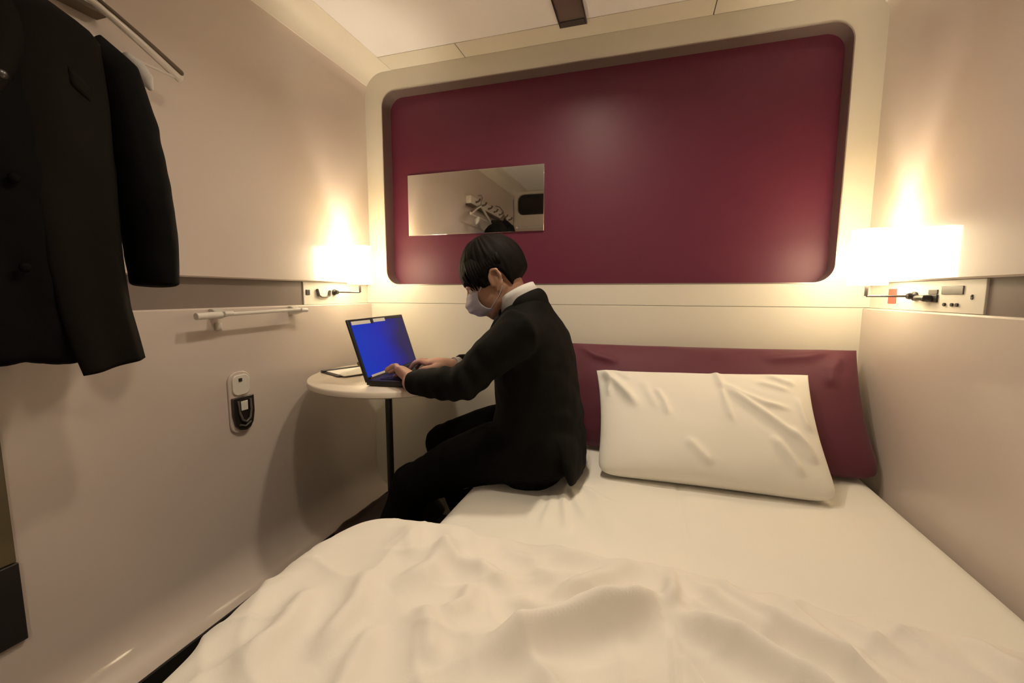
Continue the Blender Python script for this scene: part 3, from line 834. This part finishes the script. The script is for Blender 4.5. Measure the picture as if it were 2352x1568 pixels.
# hair: a cap whose radius falls under the scalp below the hair line, and separate fringe locks
def hair_cap():
    c = Vector((-.012, 0, .034)); nu, nv = 150, 100
    mb = MB()
    def P(i, j):
        a = 2 * pi * i / nu; tt = pi * (j + .02) / (nv - .96)
        d = Vector((sin(tt) * cos(a), sin(tt) * sin(a), cos(tt)))
        lum = .5 + .5 * noise.noise(Vector((d.x * 3, d.y * 3, d.z * 2)))
        st = noise.noise(Vector((cos(a) * 9, sin(a) * 9, d.z * 1.4))) * .0028 + noise.noise(Vector((cos(a) * 24, sin(a) * 24, d.z * 2))) * .0012
        rx, ry, rz = (.112 if d.x > 0 else .104), .092, .112
        R = 1 / sqrt((d.x / rx) ** 2 + (d.y / ry) ** 2 + (d.z / rz) ** 2)
        R += st + .004 * (lum - .5)
        az = abs(atan2(d.y, d.x))                       # 0 face .. pi nape
        # lowest direction that still has hair, as local height z of the end
        if az < .62: zl = .028 + .006 * sin(a * 17)
        elif az < 1.25: zl = .028 - .040 * sstep(.62, 1.0, az)
        elif az < 1.78: zl = .006 + .024 * sstep(1.25, 1.45, az) - .01 * sstep(1.6, 1.78, az)
        else: zl = .020 - .092 * sstep(1.72, 2.25, az)
        z = c.z + d.z * R
        m = sstep(zl - .012, zl + .004, z)
        Rin = .52 * R
        r = Rin + (R - Rin) * m
        # nape hair hugs the neck
        r -= .020 * sstep(.0, -.055, z) * sstep(1.9, 2.4, az) * m
        p = c + d * r
        return hd(p.x, p.y, p.z)
    mb.grid(P, nu, nv, wrap_u=True)
    return mb
hair = obj('hair', hair_cap(), M['hair'], body, sharp=180)
fr = MB()
rnd = random.Random(5)
for k in range(26):
    y0 = -.066 + .132 * k / 25 + rnd.uniform(-.003, .003)
    q = sqrt(max(0, 1 - (y0 / .088) ** 2))
    ln = rnd.uniform(.002, .020) + .004 * abs(y0) / .06
    x1 = .026 + .056 * q
    fr.tube([hd(x1 - .068, y0 * .82, .100 + .010 * q), hd(x1 - .018, y0 * .96, .084), hd(x1 + .008, y0 * 1.08, .050),
             hd(x1 + .006, y0 * 1.12, .034 - ln * .4), hd(x1 + .000, y0 * 1.12 + rnd.uniform(-.004, .004), .022 - ln)],
            [(.008, .003), (.010, .005), (.009, .004), (.006, .003), (.001, .001)], 8, up=hf, round_cap=False)
for sd in (1, -1):     # side hair in front of and over the ear
    for k in range(12):
        x0 = .050 - .0085 * k
        fr.tube([hd(x0, sd * .070, .085), hd(x0 + .004, sd * .088, .050), hd(x0 + .006, sd * .084, .026), hd(x0 + .008, sd * .078, (.016 - .020 * sstep(.02, .04, x0)) + rnd.uniform(-.004, .003) + (.018 if x0 < .012 else 0))],
                [(.008, .004), (.009, .005), (.007, .004), (.0015, .001)], 8, up=hl, round_cap=False)
obj('fringe', fr, M['hair'], hair, sharp=180)

# face mask: a pleated shell over nose and chin, with ear loops
def mask_mb():
    mb = MB(); nu, nv = 40, 26
    def P(i, j):
        u = -1 + 2 * i / (nu - 1); v = j / (nv - 1)          # side to side, top to bottom
        a = u * 1.02
        z = .004 - .102 * v + .022 * abs(u) ** 1.5 * (v - .35)
        rx = .066 + .052 * sin(pi * min(1, .18 + v * .80)) - .020 * sstep(.75, 1, v)
        ry = .068 - .012 * v
        ridge = .010 * exp(-(u / .18) ** 2) * (1 - abs(v - .38))
        x = .012 + (rx - .012 + ridge) * cos(a) ** .9 + .0018 * sin(v * 26) * (1 - u * u)
        y = ry * sin(a) * 1.02
        return hd(x, y, z)
    mb.grid(P, nu, nv)
    return mb
mk = obj('face_mask', mask_mb(), M['mask'], body, sharp=180, solid=.0012)
for sd in (1, -1):
    obj('ear_loop', MB().tube([hd(.058, sd * .060, -.010), hd(.036, sd * .073, .004), hd(.010, sd * .079, .026), hd(-.012, sd * .088, .034), hd(-.028, sd * .084, .012)], .0013, 6), M['mask'], mk)
    obj('ear_loop', MB().tube([hd(.050, sd * .050, -.072), hd(.008, sd * .074, -.050), hd(-.010, sd * .080, -.034), hd(-.026, sd * .082, -.010)], .0013, 6), M['mask'], mk)

sb = MB().tube([(.878, PY, .80), (.872, PY, .845), (.852, PY, .908), (.828, PY, .952), (.812, PY, .978)], [(.165, .098), (.160, .096), (.140, .076), (.080, .058), (.060, .056)], 28, up=(1, 0, 0), round_cap=False)
fuse('shirt', sb, M['shirt'], body, .006, 3)
# shirt: collar standing above the suit, cuffs
def collar_ring(z0, z1, grow, n=48, m=8, tilt=.9):
    mb = MB()
    c0 = Vector((.832, PY, .955)); ax = Vector((-.50, 0, .86)).normalized()
    sx = Vector((.86, 0, .50)).normalized(); sy = Vector((0, 1, 0))
    def P(i, j):
        a = 2 * pi * i / n; v = j / (m - 1)
        r = 1 + grow
        drop = -.022 * sstep(.2, 1, -cos(a))              # the collar falls away to the front
        return c0 + ax * (z0 + (z1 - z0) * v + drop) + sx * (.062 * r * cos(a)) + sy * (.064 * r * sin(a))
    mb.grid(P, n, m, wrap_u=True)
    return mb
sh = obj('shirt_collar', collar_ring(-.055, .056, .05), M['shirt'], body, sharp=180, solid=.003)
for w, e, q in ((WRL, ELL, -.004), (WRR, ELR, .012)):
    d = (w - e).normalized()
    obj('shirt_cuff', MB().tube([w - d * .03, w + d * q], [(.032, .029), (.031, .028)], 20, cap=False), M['shirt'], body, solid=.002)

# suit jacket
def fold_fn(seed, amp):
    def fn(c, n):
        h = 0.
        # rumples at the elbow and the waist
        for e in (ELL, ELR):
            d = (c - e).length
            if d < .16:
                k = 1 - d / .16
                h += amp * 1.2 * k * sin((c - e).dot(Vector((.8, .3, .5))) * 150 + 3 * noise.noise(c * 9))
        wz = exp(-((c.z - .64) / .09) ** 2) * sstep(.86, 1.0, c.x)
        h += amp * 1.1 * wz * sin(c.z * 95 + 22 * (c.x - .9) + 3 * noise.noise(c * 6 + Vector((0, 0, seed))))
        h += amp * 1.2 * noise.noise(c * 12 + Vector((seed, 0, 0))) + amp * .8 * noise.noise(c * 27)
        return c + n * h
    return fn
j = MB()
# rings seen from the side: (x_front, x_back, z, half width in y)
SEC = [(.742, 1.030, .505, .176), (.738, 1.030, .545, .182), (.742, 1.022, .60, .176), (.752, 1.012, .66, .168), (.752, 1.002, .72, .170), (.750, .990, .80, .180), (.748, .970, .86, .186), (.748, .948, .91, .176), (.785, .925, .955, .098), (.812, .905, .985, .066)]
j.tube([((a + b_) / 2, PY, z) for a, b_, z, h in SEC], [(h, (b_ - a) / 2) for a, b_, z, h in SEC], 40, up=(1, 0, 0), round_cap=False)
for s, e, w in ((SHL, ELL, WRL), (SHR, ELR, WRR)):
    inn = Vector((s.x + .016, s.y + (PY - s.y) * .45, s.z - .004))
    j.tube([inn, s + Vector((.008, 0, .006)), s * .62 + e * .38, s * .3 + e * .7, e], [.052, .066, .058, .051, .047], 18, round_cap=True)
    d = (w - e)
    j.tube([e, e + d * .3, e + d * .62, e + d * .97], [.047, .047, .042, .037], 18, round_cap=False)
j.tube([(.965, PY - .03, .60), (.995, PY - .03, .54), (1.012, PY - .035, .482)], [(.12, .040), (.135, .034), (.135, .018)], 24, up=(1, 0, .2), round_cap=True)
jk = fuse('suit_jacket', j, M['suit'], body, .0058, 5, fold_fn(3, .0028))
# jacket collar roll, lapels, tail, sleeve buttons, flap
def jcollar():
    mb = MB()
    c0 = Vector((.842, PY, .945)); ax = Vector((-.50, 0, .86)).normalized(); sx = Vector((.86, 0, .50)).normalized(); sy = Vector((0, 1, 0))
    n, m = 40, 10
    def P(i, k):
        a = -2.5 + 5.0 * i / (n - 1); v = k / (m - 1)
        out = .068 + .010 * sin(pi * v); up_ = .044 - .066 * v ** 1.4
        drop = -.040 * sstep(-.3, 1, -cos(a))
        return c0 + ax * (up_ + drop) + sx * (out * cos(a)) + sy * ((out + .002) * sin(a))
    mb.grid(P, n, m)
    return mb
obj('jacket_collar', jcollar(), M['suit'], jk, sharp=180, solid=.004)
for sd in (1, -1):
    lp = MB()
    def P(i, k):
        t_ = i / 15; v = k / 5
        p0 = Vector((.790, PY + sd * .060, .955)).lerp(Vector((.742, PY + sd * .012, .74)), t_)
        p1 = Vector((.800, PY + sd * .100, .935)).lerp(Vector((.744, PY + sd * .02, .735)), t_) + Vector((-.02 * sin(pi * t_), sd * .045 * sin(pi * (t_ ** .6)), 0))
        return p0.lerp(p1, v) + Vector((-.012 - .006 * sin(pi * v), 0, 0))
    lp.grid(P, 16, 6)
    obj('lapel', lp, M['suit'], jk, sharp=180, solid=.003)
for e, w in ((ELL, WRL), (ELR, WRR)):
    d = (w - e).normalized(); sdn = d.cross(zz).normalized() * (1 if e is ELL else -1)
    for k in range(3):
        p = w - d * (.02 + .014 * k) + sdn * .045
        obj('sleeve_button', MB().ball(p, .0045, None, 10, 8), M['dark'], jk)

# trousers and shoes
p = MB()
p.tube([(.868, PY, .515), (.880, PY, .545), (.885, PY, .60)], [(.165, .120), (.172, .125), (.150, .112)], 28, up=(1, 0, 0), round_cap=True)
for hp, k, a in ((HIPL, KNL, ANL), (HIPR, KNR, ANR)):
    p.tube([hp + Vector((.03, 0, -.002)), hp * .7 + k * .3 + Vector((0, 0, .020)), hp * .4 + k * .6 + Vector((0, 0, .022)), k + Vector((.02, 0, .004)), k], [.098, .092, .080, .070, .066], 20, round_cap=True)
    p.tube([k, k * .7 + a * .3 + Vector((.006, 0, 0)), k * .4 + a * .6 + Vector((.004, 0, 0)), a + Vector((.0, 0, .03)), a + Vector((-.006, 0, -.01))], [.066, .066, .062, .060, .060], 18, round_cap=True)
def tf(c, n):
    h = .0032 * noise.noise(c * 11) + .0018 * noise.noise(c * 30)
    for q in (KNL, KNR, HIPL, HIPR):
        d = (c - q).length
        if d < .13: h += .0022 * (1 - d / .13) * sin((c - q).dot(Vector((1, .2, .5))) * 130)
    return c + n * h
obj_tr = fuse('trousers', p, M['trouser'], body, .0062, 4, tf)
for a in (ANL, ANR):
    obj('sock', MB().tube([a + Vector((.012, 0, .07)), a + Vector((0, 0, .0)), a + Vector((-.01, 0, -.035))], [.044, .041, .040], 16, round_cap=True), M['trouser'], body)
def shoe(a, yaw, toe, heel_up):
    """a: ankle; toe: point of the toe"""
    d = (toe - a)
    s = MB()
    heel = a + Vector((.035, 0, -.052 if heel_up else -.05))
    s.tube([heel + Vector((0, 0, .0)), a + Vector((-.01, 0, -.045)), a.lerp(toe, .45) + Vector((0, 0, -.018)), a.lerp(toe, .75) + Vector((0, 0, -.006)), toe],
           [(.030, .034), (.034, .052), (.042, .046), (.045, .034), (.032, .020)], 20, round_cap=True)
    s.tube([a + Vector((.01, 0, -.03)), a + Vector((.004, 0, .012))], [(.040, .046), (.038, .042)], 18, round_cap=True)
    return s
for a, toe in ((ANL + Vector((-.01, .005, .01)), TOEL), (ANR + Vector((0, 0, .0)), TOER)):
    so = fuse('shoe', shoe(a, 0, toe, True), M['leather'], body, .0045, 4)
    # sole
    d = (toe - a); d.z = 0; d.normalize()
    obj('sole', MB().tube([a.lerp(toe, .42) + Vector((0, 0, -.058)), a.lerp(toe, .75) + Vector((0, 0, -.036)), toe + Vector((-.004, 0, -.018))], [(.036, .006), (.042, .006), (.028, .005)], 16, round_cap=True), M['dark'], so)

# ------------------------------------------------------------------ hook rail, hangers and the hanging jacket
t = thing('coat_rail', 'pale rail with dark pegs high on the left wall above the hanging jacket', 'coat rail', (0, -1.35, 1.62))
obj('rail', MB().box((0, -1.86, 1.606), (.040, -.975, 1.66)), M['white'], t, bevel=.004)
obj('lower_edge', MB().box((.002, -1.86, 1.598), (.042, -.972, 1.607)), M['hangdark'], t, bevel=.002, label='dark lower edge of the rail')
for k in range(7):
    y = -1.06 - .125 * k
    obj('peg', MB().tube([(.038, y, 1.630), (.050, y, 1.630), (.066, y, 1.636), (.072, y, 1.646)], [.007, .006, .006, .007], 10, round_cap=True), M['hangdark'], t)

def hanger(name, label, c, hw, drop, shape_m, edge_m, yaw=0., cloth=False):
    """c: neck point; arms run along y"""
    c = Vector(c); t = thing(name, label, 'hanger', c)
    ax = Vector((sin(yaw), cos(yaw), 0))
    arm = MB()
    pts = []
    for k in range(17):
        u = -1 + k / 8
        pts.append(c + ax * hw * u + Vector((0, 0, -drop * abs(u) ** 1.15)))
    arm.tube(pts, [(.007, .006 + .006 * abs(-1 + k / 8)) for k in range(17)], 10, up=(0, 0, 1), round_cap=True)
    obj('arms', arm, shape_m, t)
    ed = MB().tube([q + Vector((.004, 0, .011)) for q in pts[9:]], [.0035 + .0035 * k / 7 for k in range(8)], 8, round_cap=True)
    obj('rim', ed, edge_m, t, label='dark upper edge')
    obj('bar', MB().tube([c + ax * -hw * .93 + Vector((0, 0, -drop - .004)), c + ax * hw * .93 + Vector((0, 0, -drop - .004))], .0032, 8), shape_m, t)
    hk = MB().tube([c + Vector((0, 0, .0)), c + Vector((0, 0, .03)), c + Vector((.012, 0, .055)), c + Vector((0, 0, .075)), c + Vector((-.02, 0, .072))], .0025, 8, round_cap=True)
    obj('hook', hk, M['dmetal'], t)
    return t
h2 = hanger('coat_hanger', 'pale hanger with a dark edge and a white pad, just right of the jacket shoulder', (.085, -1.045, 1.596), .185, .078, M['clear'], M['hangdark'])
obj('shoulder_pad', MB().tube([(.090, -.974, 1.508), (.092, -.960, 1.498), (.092, -.942, 1.478), (.092, -.934, 1.462)], [(.012, .010), (.016, .015), (.016, .015), (.006, .006)], 14, round_cap=True), M['shirt'], h2)
JC = Vector((.155, -1.335, 1.560))
t = thing('hanging_jacket', 'dark jacket hanging from the rail on the left wall', 'jacket', JC)
# hanger inside it
ha = MB().tube([(.150, -1.52, 1.475), (.155, -1.335, 1.575), (.165, -1.12, 1.462)], [.010, .012, .012], 10, round_cap=True)
hg = obj('hanger', ha, M['hangdark'], t)
obj('hook', MB().tube([(.155, -1.335, 1.57), (.15, -1.335, 1.61), (.12, -1.335, 1.645), (.09, -1.335, 1.652)], .003, 8), M['dmetal'], hg)
# back and far half: one hollow-looking shell
sec = [(1.545, -1.40, -1.245, .03), (1.50, -1.56, -1.10, .055), (1.455, -1.62, -1.055, .068), (1.38, -1.63, -1.040, .075), (1.28, -1.62, -1.040, .078), (1.15, -1.61, -1.050, .076), (1.02, -1.60, -1.062, .074), (.90, -1.60, -1.10, .07)]
bk = MB().tube([(.145, (a + b_) / 2, z) for z, a, b_, h in sec], [((b_ - a) / 2, h) for z, a, b_, h in sec], 36, up=(1, 0, 0), round_cap=False)
def jf(amp, sx):
    def fn(c, n):
        k = sstep(1.5, 1.1, c.z)
        return c + n * (amp * k * (sin(c.y * 62 + 2.5 * noise.noise(c * 5)) * .6 + noise.noise(Vector((c.x * 14, c.y * 22, c.z * 4)))) + amp * .5 * noise.noise(c * 24))
    return fn
fuse('body', bk, M['coat_in'], t, .009, 3, jf(.006, 1))
# near front panel, hanging free with its corner low
pn = MB()
LEFT = [(1.530, -1.270), (1.46, -1.235), (1.36, -1.222), (1.25, -1.212), (1.15, -1.210), (1.05, -1.207), (.96, -1.197), (.90, -1.187), (.850, -1.176)]
RIGHT = [(1.520, -1.150), (1.452, -1.066), (1.34, -1.066), (1.25, -1.072), (1.15, -1.078), (1.05, -1.080), (.97, -1.078), (.92, -1.072), (.868, -1.066)]
def PP(i, k):
    s_ = i / 47 * 8; a = min(7, int(s_)); f = s_ - a
    l = [LEFT[a][q] * (1 - f) + LEFT[a + 1][q] * f for q in (0, 1)]; r_ = [RIGHT[a][q] * (1 - f) + RIGHT[a + 1][q] * f for q in (0, 1)]
    v = k / 27
    z = l[0] * (1 - v) + r_[0] * v; y = l[1] * (1 - v) + r_[1] * v
    dn = i / 47
    x = .208 + .020 * sin(pi * v) + .012 * dn * sin(v * 7 + 1) - .05 * sstep(.12, 0, dn) + .004 * noise.noise(Vector((y * 20, z * 6, 1)))
    x -= .035 * sstep(.75, 1., v) * (1 - .6 * dn)
    return Vector((x, y, z))
pn.grid(PP, 48, 28)
fp = obj('front_panel', pn, M['coat'], t, sharp=180, solid=.007)
pk = MB().grid(lambda i, k: Vector((.2265 - .03 * (k / 9 - .2) ** 2, -1.155 + .055 * k / 9, 1.385 - .028 * i / 3 - .035 * k / 9)), 4, 10)
obj('pocket_flap', pk, M['coat'], fp, solid=.002)
for z, mm in ((1.335, 'hook'), (1.18, 'coat_in'), (1.04, 'coat_in')):
    obj('button', MB().ball((.222, -1.238, z), (.004, .008, .008), None, 14, 8), M[mm], t)
# lapel
lpm = MB().grid(lambda i, k: Vector((.215 + .01 * sin(pi * k / 5), -1.262 + .012 * i / 11 + k / 5 * (.055 * sin(pi * (i / 11) ** .7) + .004), 1.52 - .20 * i / 11 - .03 * k / 5)), 12, 6)
obj('lapel', lpm, M['coat'], t, sharp=180, solid=.004)
# far sleeve
sv = MB().tube([(.160, -1.10, 1.452), (.166, -1.062, 1.425), (.168, -1.040, 1.33), (.166, -1.026, 1.22), (.163, -1.013, 1.12), (.162, -1.008, 1.016)],
               [(.050, .040), (.062, .048), (.062, .050), (.060, .048), (.055, .043), (.050, .038)], 24, up=(0, 1, 0), round_cap=False)
fuse('sleeve', sv, M['coat_in'], t, .006, 3, jf(.004, 1))
sv2 = MB().tube([(.150, -1.56, 1.45), (.160, -1.63, 1.40), (.165, -1.66, 1.28), (.165, -1.67, 1.12), (.165, -1.67, .98)],
                [(.05, .045), (.058, .05), (.058, .05), (.055, .045), (.05, .04)], 20, up=(0, 1, 0))
fuse('sleeve', sv2, M['coat_in'], t, .009, 3, jf(.004, 1))
